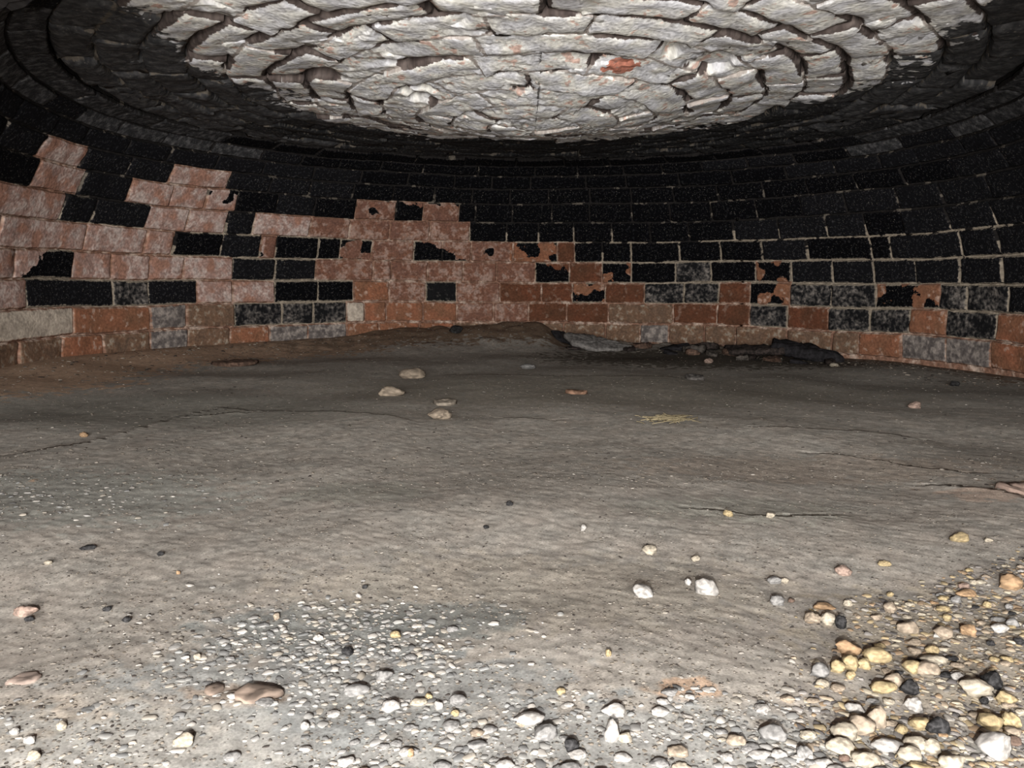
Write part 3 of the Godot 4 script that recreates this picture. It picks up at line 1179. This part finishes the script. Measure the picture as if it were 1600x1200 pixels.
# stones that one would point out by themselves, by their place in the list above
var told := {
	0: "large ochre stone at the right edge, behind the yellow gravel",
	6: "tan angular stone standing alone behind the gravel patch",
	9: "pale tan square-faced stone in a row with a black oval lump",
	10: "cream cracked stone touching the black oval lump",
	11: "black oval lump at the right end of a row with two pale stones",
	12: "tan wedge-shaped stone with a dark gap behind it",
	13: "pinkish peaked stone on bare sand, behind the gravel patch",
	14: "round grey stone on bare sand, right of the big square stone",
	25: "broad ochre stone at the left end of the yellow gravel",
	26: "wide yellow stone among the yellow gravel",
	31: "bright yellow stone in the middle of the gravel patch",
	35: "whitish round pebble in the middle of the gravel patch",
	34: "slanted grey stone at the left edge of the gravel patch",
	36: "long cream stone beside a dark clinker lump",
	37: "dark clinker lump beside the long cream stone",
	40: "black clinker lump above a white stone in the gravel",
	41: "white angular stone below a black clinker lump",
	43: "tall tan stone in the lower gravel",
	47: "ragged black cinder in the lower gravel",
	48: "wide pale yellow stone near the right edge, in the lower gravel",
	50: "large pinkish-white stone near the bottom right corner",
	52: "large cream stone with another cream stone just before it",
	54: "long whitish stone near the bottom edge of the gravel",
	58: "tall whitish stone at the bottom edge of the gravel",
	63: "wide grey stone on the bottom gravel, left of the yellow patch",
	66: "big white square stone standing alone on the sand",
	67: "white half-round stone left of the big white square stone",
	68: "cream peaked stone behind the white half-round stone",
	70: "small yellow stone far back on the right sand",
	73: "yellow double stone lying far right on the sand",
	79: "pinkish half-buried stone near the left edge",
	81: "cream stone in the pale sand at the bottom left",
	84: "grey round stone in the grey gravel patch",
	85: "flattish grey stone below the grey round stone",
	90: "black broken lump in the grey gravel patch",
	97: "dark pointed lump among white pebbles at the bottom edge",
	98: "orange pebble among grey ones at the bottom edge",
	121: "pale domed stone on the far floor below the red bricks",
	122: "flat tan stone in front of the pale domed stone",
	123: "pale triangular stone behind the crack in the sand",
	124: "pink pebble in front of the dark rubble heap",
	125: "dark lump at the left foot of the sand heap",
	126: "blackish lump on the sand near the right wall",
	129: "flat grey stone in front of the sand heap",
	130: "orange pebble by the crack on the left",
}


func set_stone(called: String, x: float, d: float, wide: float, high: float, code: String, sunk: float, flat: float) -> MeshInstance3D:
	var shape: ArrayMesh = shapes[rng.randi() % shapes.size()] if code != "d" else shapes[rng.randi() % 4]
	var o := put(called, shape, stone_look(code)[0])
	var b := Basis(Vector3.UP, rng.randf() * TAU)
	b = Basis(Vector3(rng.randfn(), 0, rng.randfn()).normalized(), rng.randf_range(-0.3, 0.3)) * b
	var sx := wide * 0.5 * rng.randf_range(1.0, 1.08)
	var sy := high * 0.5 * flat
	var sz := lerpf(high, wide, 0.45) * 0.5
	o.transform = Transform3D(Basis.from_scale(Vector3(sx, sy, sz)) * b.orthonormalized(), Vector3(x, ground(x, d) + sy * (1.0 - sunk), -d))
	return o


func build_stones() -> void:
	for i in 10: shapes.append(pebble(100 + i, 9 + i % 5, 2, 0.16 if i < 4 else 0.09))
	var rows := []
	for l in traced.strip_edges().split("\n"):
		var f: PackedStringArray = l.split(" ")
		rows.append([float(f[0]), float(f[1]), float(f[2]) * 0.001, float(f[3]) * 0.001, f[4]])
	var plain := []          # stones that need a description by their neighbours: node, x, depth, width, height, colour, noun
	for i in rows.size():
		var s: Array = rows[i]
		var o := set_stone("clinker_lump" if s[4] == "d" else "stone", s[0], s[1], s[2] * 1.15, s[3] * 1.1, s[4], 0.45, 1.0)
		if told.has(i): tag(o, told[i], "clinker" if s[4] == "d" else "stone", "stones lying loose on the sand")
		else: plain.append([o, s[0], s[1], s[2], s[3], s[4], "clinker lump" if s[4] == "d" else "stone", "stones lying loose on the sand"])
	# more of the same gravel between them
	var lots := [
		[80, "gravel of the yellow patch", "yyttcocwgd"],
		[68, "pebbles along the bottom edge", "gggwwgcwgt"],
		[20, "pebbles of the grey patch", "ggwggc"]]
	for n in lots.size():
		var lot: Array = lots[n]
		var made := 0
		while made < lot[0]:
			var x := 0.0
			var d := 0.0
			var wide := 0.0
			if n == 0:
				d = rng.randf_range(0.36, 0.66)
				x = rng.randf_range(0.15, 0.45)
				if in_patch(x, d) < 0.4 or x > d * 0.68: continue
				wide = rng.randf_range(0.005, 0.0105)
			elif n == 1:
				d = 0.355 + 0.075 * pow(rng.randf(), 1.6)
				x = rng.randf_range(-0.17, 0.2)
				if x < -0.09 and rng.randf() < 0.75: continue
				wide = rng.randf_range(0.005, 0.0115)
			else:
				x = -0.11 + 0.04 * rng.randfn()
				d = 0.50 + 0.035 * rng.randfn()
				wide = rng.randf_range(0.005, 0.009)
			var code: String = lot[2][rng.randi() % lot[2].length()]
			var high := wide * rng.randf_range(0.5, 0.85)
			var o := set_stone("gravel_stone", x, d, wide, high, code, 0.5, 0.6)
			plain.append([o, x, d, wide, high, code, "gravel stone" if n == 0 else "pebble", lot[1]])
			made += 1
	var same := {}
	for p in plain:
		# told apart by the nearest stone with a description of its own
		var best := -1
		for k in told:
			if best < 0 or Vector2(rows[k][0] - p[1], rows[k][1] - p[2]).length() < Vector2(rows[best][0] - p[1], rows[best][1] - p[2]).length(): best = k
		var by := Vector2(p[1] - rows[best][0], p[2] - rows[best][1])
		var side := "right of" if by.x > 0 else "left of"
		var way := ""
		if absf(by.x) > absf(by.y) * 2.4: way = side
		elif absf(by.y) > absf(by.x) * 2.4: way = "behind" if by.y > 0 else "in front of"
		else: way = ("behind and " if by.y > 0 else "before and ") + side
		if by.length() < 0.014: way = "close " + way
		var size: String = "small " if p[3] < 0.0065 else ("large " if p[3] > 0.0115 else "")
		var form: String = "flat " if p[4] < p[3] * 0.62 else ("upright " if p[4] > p[3] * 1.05 else "")
		var label: String = "%s%s%s %s %s the %s" % [size, form, stone_look(p[5])[1], p[6], way, short_name(best)]
		if not same.has(label): same[label] = []
		same[label].append(p)
	for label in same:
		var lot: Array = same[label]
		lot.sort_custom(func(u, v): return u[1] / u[2] < v[1] / v[2])
		for i in lot.size():
			var which: String = ""
			if lot.size() > 1: which = ", leftmost" if i == 0 else (", rightmost" if i == lot.size() - 1 else ", " + ["", "second", "third", "fourth", "fifth", "sixth"][mini(i, 5)] + " from left")
			tag(lot[i][0], label + which, "clinker" if lot[i][6] == "clinker lump" else "stone", lot[i][7])


func short_name(i: int) -> String:
	var s: String = told[i]
	for cut in [" in ", " on ", " at ", " near ", " beside ", " with ", " lying ", " standing ", " below ", " among ", " left of", " right of", " above ", " touching ", " behind ", " far ", " before ", " by ", " just ", " half", ","]:
		var k := s.find(cut)
		if k > 0: s = s.substr(0, k)
	return s


func in_patch(x: float, d: float) -> float:
	# the yellow gravel: 1 inside, fading over a few centimetres
	var edge: float = 0.19 + maxf(0.0, d - 0.42) * 0.35 + maxf(0.0, d - 0.57) * 1.6
	return clampf((x - edge) / 0.05 + 0.5 + 0.9 * nz(x * 14.0, d * 14.0, 40.0), 0.0, 1.0)


# ---------------------------------------------------------------- gravel too small to count

func build_gravel() -> void:
	var mat := StandardMaterial3D.new()
	mat.vertex_color_use_as_albedo = true
	mat.roughness = 0.9
	mat.metallic_specular = 0.3
	var where := []
	var tint := []
	var tones := {
		"sand": [Color8(166, 156, 142), Color8(150, 140, 126), Color8(182, 172, 158), Color8(136, 128, 118), Color8(150, 142, 130), Color8(200, 192, 180), Color8(92, 84, 78), Color8(170, 158, 142)],
		"grey": [Color8(166, 164, 158), Color8(178, 175, 169), Color8(152, 152, 149), Color8(214, 208, 198), Color8(136, 135, 132), Color8(194, 185, 170), Color8(200, 194, 184)],
		"yellow": [Color8(196, 176, 138), Color8(190, 172, 148), Color8(206, 194, 170), Color8(172, 166, 156), Color8(110, 105, 102), Color8(160, 154, 148), Color8(180, 154, 124)],
		"soil": [Color8(120, 104, 90), Color8(150, 138, 124), Color8(186, 174, 158), Color8(70, 62, 56)]}
	for i in 44000:
		var x: float
		var d: float
		var size: float
		var kind := "sand"
		var u := rng.randf()
		if u < 0.40:        # fine grit over the near sand
			d = 0.345 + 0.75 * pow(rng.randf(), 1.35)
			x = rng.randf_range(-0.7, 0.7) * d
			size = 0.0006 + 0.0009 * pow(rng.randf(), 3.0)
			if nz(x * 5.0, d * 5.0, 41.0) < -0.35 and rng.randf() < 0.7: continue
		elif u < 0.56:      # grit further in
			d = 0.9 + 2.0 * pow(rng.randf(), 1.2)
			x = rng.randf_range(-0.68, 0.68) * d
			size = 0.0011 + 0.0019 * pow(rng.randf(), 3.0)
			if polar(x, d).y > 1.2: continue
			if d > 2.3 or (x < -0.5 and d > 1.6): kind = "soil"
		elif u < 0.75:      # the bottom edge
			d = 0.335 + 0.10 * pow(rng.randf(), 1.7)
			x = rng.randf_range(-0.68, 0.68) * d
			if x < -0.07 and rng.randf() < 0.85: continue
			if d > 0.37 + 0.03 * nz(x * 12.0, 1.0, 43.0) and rng.randf() < 0.6: continue
			if nz(x * 16.0, d * 16.0, 46.0) < -0.3: continue
			size = 0.0009 + 0.0024 * pow(rng.randf(), 2.2)
			kind = "grey" if in_patch(x, d) < 0.6 else "yellow"
		elif u < 0.93:      # the yellow patch
			d = rng.randf_range(0.34, 0.72)
			x = rng.randf_range(0.14, 0.5)
			if in_patch(x, d) < rng.randf() or x > d * 0.72: continue
			size = 0.0009 + 0.0024 * pow(rng.randf(), 2.2)
			kind = "yellow"
		elif u < 0.97:      # grey patches
			if rng.randf() < 0.8:
				x = -0.11 + 0.055 * rng.randfn()
				d = 0.49 + 0.045 * rng.randfn()
				size = 0.0009 + 0.0024 * pow(rng.randf(), 2.0)
			else:
				x = -0.52 + 0.1 * rng.randfn()
				d = 0.84 + 0.06 * rng.randfn()
				size = 0.0012 + 0.002 * pow(rng.randf(), 2.0)
			kind = "grey"
		else:               # crumbs along the wall
			var th := deg_to_rad(rng.randf_range(-100.0, 95.0))
			var e := 1.22 - 0.3 * pow(rng.randf(), 1.5)
			x = CX + e * sin(th)
			d = CZ + e * deep_of(th)
			size = 0.002 + 0.004 * pow(rng.randf(), 3.0)
			kind = "soil"
		if d < 0.33: continue
		var s := Vector3(size * rng.randf_range(0.9, 1.7), size * rng.randf_range(0.3, 0.55), size * rng.randf_range(0.8, 1.4))
		var y := ground(x, d) - s.y * 0.05
		where.append(Transform3D(Basis(Vector3.UP, rng.randf() * TAU) * Basis.from_scale(s), Vector3(x, y, -d)))
		var set_of: Array = tones[kind]
		var col: Color = set_of[rng.randi() % set_of.size()]
		tint.append((col * (rng.randf_range(0.6, 0.8) if kind != "sand" else rng.randf_range(0.54, 0.72))).srgb_to_linear())
	var names := ["gravel", "grit"]
	var tell := ["loose fine gravel and grit strewn over the sand, too small to count", "fine pale and dark grit strewn over the sand floor"]
	for part in 2:
		var mm := MultiMesh.new()
		mm.transform_format = MultiMesh.TRANSFORM_3D
		mm.use_colors = true
		mm.mesh = pebble(300 + part, 13, 1, 0.2)
		var pick := []
		for i in where.size():
			if i % 2 == part: pick.append(i)
		mm.instance_count = pick.size()
		for i in pick.size():
			mm.set_instance_transform(i, where[pick[i]])
			mm.set_instance_color(i, tint[pick[i]])
		var o := MultiMeshInstance3D.new()
		o.name = names[part]
		o.multimesh = mm
		o.material_override = mat
		add_child(o, true)
		tag(o, tell[part], names[part], "", "stuff")


# ---------------------------------------------------------------- slabs, flakes, straw

func slab(outline: Array, thick: float, sd: int) -> ArrayMesh:
	# a broken flat piece: ragged outline, uneven top, sharp but worn edge; lies in the plane y = 0 .. thick
	var ring := PackedVector2Array()
	var n := outline.size()
	for i in n:
		var a: Vector2 = outline[i]
		var b: Vector2 = outline[(i + 1) % n]
		var steps := maxi(2, int(a.distance_to(b) / 0.012))
		steps = mini(steps, 14)
		for k in steps:
			var p := a.lerp(b, float(k) / steps)
			var j := 0.04 * a.distance_to(b)
			ring.append(p + Vector2(nz(p.x * 60.0, p.y * 60.0, sd), nz(p.x * 60.0, p.y * 60.0, sd + 9.0)) * j)
	var mid := Vector2.ZERO
	for p in ring: mid += p
	mid /= ring.size()
	var v := PackedVector3Array()
	var idx := PackedInt32Array()
	var rn := ring.size()
	var layers := [[0.9, 0.0], [1.0, 0.22], [1.0, 0.75], [0.95, 0.98], [0.6, 1.0], [0.25, 1.0]]
	for l in layers:
		for p in ring:
			var q: Vector2 = mid + (p - mid) * l[0]
			var y: float = thick * l[1] + thick * (0.25 if l[1] > 0.5 else 0.1) * (nz(q.x * 30.0, q.y * 30.0, sd + l[1] * 3.0) + 0.7 * nz(q.x * 110.0, q.y * 110.0, sd + l[1] * 9.0))
			v.append(Vector3(q.x, y, q.y))
	v.append(Vector3(mid.x, thick, mid.y))
	v.append(Vector3(mid.x, 0, mid.y))
	for l in layers.size() - 1:
		for i in rn:
			var a := l * rn + i
			var b := l * rn + (i + 1) % rn
			idx.append_array([a, b, a + rn, b, b + rn, a + rn])
	var top := (layers.size() - 1) * rn
	for i in rn:
		idx.append_array([top + i, top + (i + 1) % rn, v.size() - 2])
		idx.append_array([(i + 1) % rn, i, v.size() - 1])
	return mesh_of(v, PackedVector2Array(), idx, Vector3.ZERO)


func lay(o: Node3D, x: float, d: float, up: float, turn: float, lean: Vector2) -> void:
	o.rotation = Vector3(lean.x, turn, lean.y)
	o.position = Vector3(x, ground(x, d) + up, -d)


func blob(w: float, h: float, corners: int, sd: int) -> Array:
	var r := RandomNumberGenerator.new()
	r.seed = sd
	var o := []
	for i in corners:
		var a := TAU * (i + r.randf_range(-0.3, 0.3)) / corners
		o.append(Vector2(cos(a) * w * 0.5, sin(a) * h * 0.5) * r.randf_range(0.75, 1.1))
	return o


func build_rubble() -> void:
	var grey := stone_material(Color8(120, 116, 112), 0.3, "slab_grey")
	var dark := stone_material(Color8(58, 50, 46), 0.5, "slab_dark")
	var black := stone_material(Color8(36, 34, 36), 0.4, "slab_black")
	var red := stone_material(Color8(150, 104, 84), 0.35, "slab_red")
	var earth := stone_material(Color8(96, 76, 64), 0.4, "slab_earth")
	var orange := stone_material(Color8(138, 108, 88), 0.35, "slab_orange")
	var crusty := stone_material(Color8(124, 109, 97), 0.35, "slab_crusty")
	var cream := stone_material(Color8(146, 136, 122), 0.3, "slab_cream")
	var o := put("stone_slab", slab([Vector2(-.11, -.05), Vector2(-.02, -.06), Vector2(.12, .04), Vector2(.06, .07), Vector2(-.02, .08), Vector2(-.09, .03)], 0.02, 3), grey)
	lay(o, 0.29, 2.78, 0.012, 0.15, Vector2(0.3, -0.06))
	tag(o, "flat grey stone slab lying at the foot of the far wall, right of the sand heap", "slab")
	o = put("sooty_slab", slab([Vector2(-.11, -.04), Vector2(.02, -.045), Vector2(.09, .0), Vector2(.12, .03), Vector2(.0, .045), Vector2(-.1, .04)], 0.034, 5), black)
	lay(o, 0.93, 2.55, 0.008, -0.5, Vector2(0.12, -0.16))
	tag(o, "long black sooty slab leaning low against the right of the far wall", "slab")
	o = put("sooty_slab", slab([Vector2(-.11, -.05), Vector2(.03, -.05), Vector2(.1, .0), Vector2(.08, .04), Vector2(-.09, .04)], 0.022, 8), dark)
	lay(o, 0.80, 2.60, 0.01, -0.3, Vector2(0.1, 0.05))
	tag(o, "dark brown layered slab under the left end of the long black slab", "slab")
	o = put("soot_flake", slab([Vector2(-.05, -.02), Vector2(.0, -.03), Vector2(.07, .0), Vector2(.04, .025), Vector2(-.03, .02)], 0.012, 11), black)
	lay(o, 0.185, 2.93, 0.012, 0.1, Vector2(0.7, -0.35))
	tag(o, "thin black flake sticking out of the right slope of the sand heap", "flake")
	o = put("soot_flake", slab(blob(0.09, 0.05, 7, 2), 0.008, 12), dark)
	lay(o, 0.215, 2.74, 0.004, 0.4, Vector2(0.1, 0.0))
	tag(o, "small dark flake lying left of the flat grey stone slab", "flake")
	o = put("clay_plate", slab(blob(0.13, 0.08, 8, 4), 0.012, 13), earth)
	lay(o, -0.76, 2.20, -0.002, 0.1, Vector2(0.05, 0.03))
	tag(o, "flat dark red-brown plate in the sand below the left wall", "plate")
	o = put("brick_fragment", slab(blob(0.045, 0.03, 6, 6), 0.008, 14), orange)
	lay(o, 0.135, 1.68, -0.001, 0.0, Vector2(0.05, 0.0))
	tag(o, "small flat orange brick fragment in the middle of the floor", "brick fragment")
	o = put("brick_fragment", slab(blob(0.085, 0.05, 7, 9), 0.02, 15), stone_material(Color8(146, 126, 114), 0.3, "slab_pale_red"))
	lay(o, 0.590, 0.885, -0.014, -0.5, Vector2(0.06, 0.0))
	tag(o, "half-buried red brick fragment with a pale rim at the right edge", "brick fragment")
	o = put("crust_piece", slab(blob(0.028, 0.018, 9, 10), 0.0045, 16), crusty)
	lay(o, -0.145, 0.432, -0.0028, 0.2, Vector2(0.04, -0.05))
	tag(o, "brown crust piece half sunk in the gravel, left of the middle", "crust")
	o = put("crust_piece", slab(blob(0.014, 0.012, 7, 12), 0.004, 17), crusty)
	lay(o, -0.171, 0.437, -0.0024, 0.9, Vector2(0.1, 0.0))
	tag(o, "small brown crust piece close left of the larger brown crust piece", "crust")
	o = put("brick_fragment", slab(blob(0.02, 0.014, 7, 13), 0.0042, 18), stone_material(Color8(146, 130, 119), 0.3, "slab_pink"))
	lay(o, -0.284, 0.445, -0.0026, 0.3, Vector2(0.1, 0.0))
	tag(o, "half-buried pinkish fragment near the left edge of the floor", "brick fragment")
	o = put("crust_piece", slab(blob(0.06, 0.05, 7, 15), 0.012, 19), stone_material(Color8(92, 88, 84), 0.35, "slab_crust"))
	lay(o, 0.445, 1.95, -0.002, 0.3, Vector2(0.14, 0.0))
	tag(o, "dark grey crust piece on the floor in front of the rubble", "crust")
	o = put("stone_slab", slab(blob(0.05, 0.04, 7, 18), 0.01, 20), cream)
	lay(o, -0.13, 1.55, -0.003, 0.5, Vector2(0.12, 0.0))
	tag(o, "flat sandy stone half sunk between the two pale stones", "slab")
	# the heap of dark rubble between the grey slab and the black slab
	var sites := [[.40, 2.74, .10], [.46, 2.80, .10], [.56, 2.73, .11], [.60, 2.66, .10], [.66, 2.72, .11], [.72, 2.62, .09], [.52, 2.64, .08], [.64, 2.56, .07], [.74, 2.50, .08], [.80, 2.46, .10], [.86, 2.40, .07], [.70, 2.44, .06], [.96, 2.42, .07], [.58, 2.58, .05]]
	var heap := []
	for i in sites.size():
		var s: Array = sites[i]
		o = put("rubble_piece", slab(blob(s[2], s[2] * 0.6, 6 + i % 3, 30 + i), 0.012 + 0.012 * rng.randf(), 40 + i), [dark, earth, black, stone_material(Color8(84, 78, 72), 0.4, "slab_grit")][i % 4])
		lay(o, s[0], s[1], -0.004, rng.randf() * TAU, Vector2(rng.randf_range(-0.15, 0.25), rng.randf_range(-0.2, 0.2)))
		heap.append([s[0] / s[1], o, ["dark brown", "reddish brown", "black", "dark grey"][i % 4]])
	heap.sort_custom(func(u, v): return u[0] < v[0])
	var count := {}
	for h in heap:
		count[h[2]] = count.get(h[2], 0) + 1
		tag(h[1], "%s rubble piece right of the grey slab, %s so coloured" % [h[2], ["", "leftmost", "second from left", "third from left", "fourth"][count[h[2]]]], "rubble", "dark rubble pieces at the far wall")
	# a tuft of straw
	var v := PackedVector3Array()
	var idx := PackedInt32Array()
	for i in 130:
		var a := rng.randf() * TAU
		var at := Vector3(0.017 * rng.randfn(), 0.001 + 0.006 * rng.randf(), 0.012 * rng.randfn())
		var dir := Vector3(cos(a), rng.randf_range(-0.1, 0.25), sin(a) * 0.6)
		var long := rng.randf_range(0.012, 0.038)
		var side := dir.cross(Vector3.UP).normalized() * 0.0007
		var base := v.size()
		for k in 4:
			var t := k / 3.0
			var p := at + dir * long * (t - 0.5) + Vector3.UP * (0.004 * (0.25 - (t - 0.5) * (t - 0.5)))
			v.append_array([p + side, p + Vector3.UP * 0.001, p - side])
		for k in 3:
			for e in 3:
				var p := base + k * 3 + e
				var q := base + k * 3 + (e + 1) % 3
				idx.append_array([p, q, p + 3, q, q + 3, p + 3])
	o = put("straw_tuft", mesh_of(v, PackedVector2Array(), idx, Vector3.ZERO), stone_material(Color8(164, 150, 118), 0.3, "straw"))
	lay(o, 0.262, 1.33, 0.001, 0.0, Vector2.ZERO)
	tag(o, "small tuft of dry yellow straw lying on the sand", "straw")
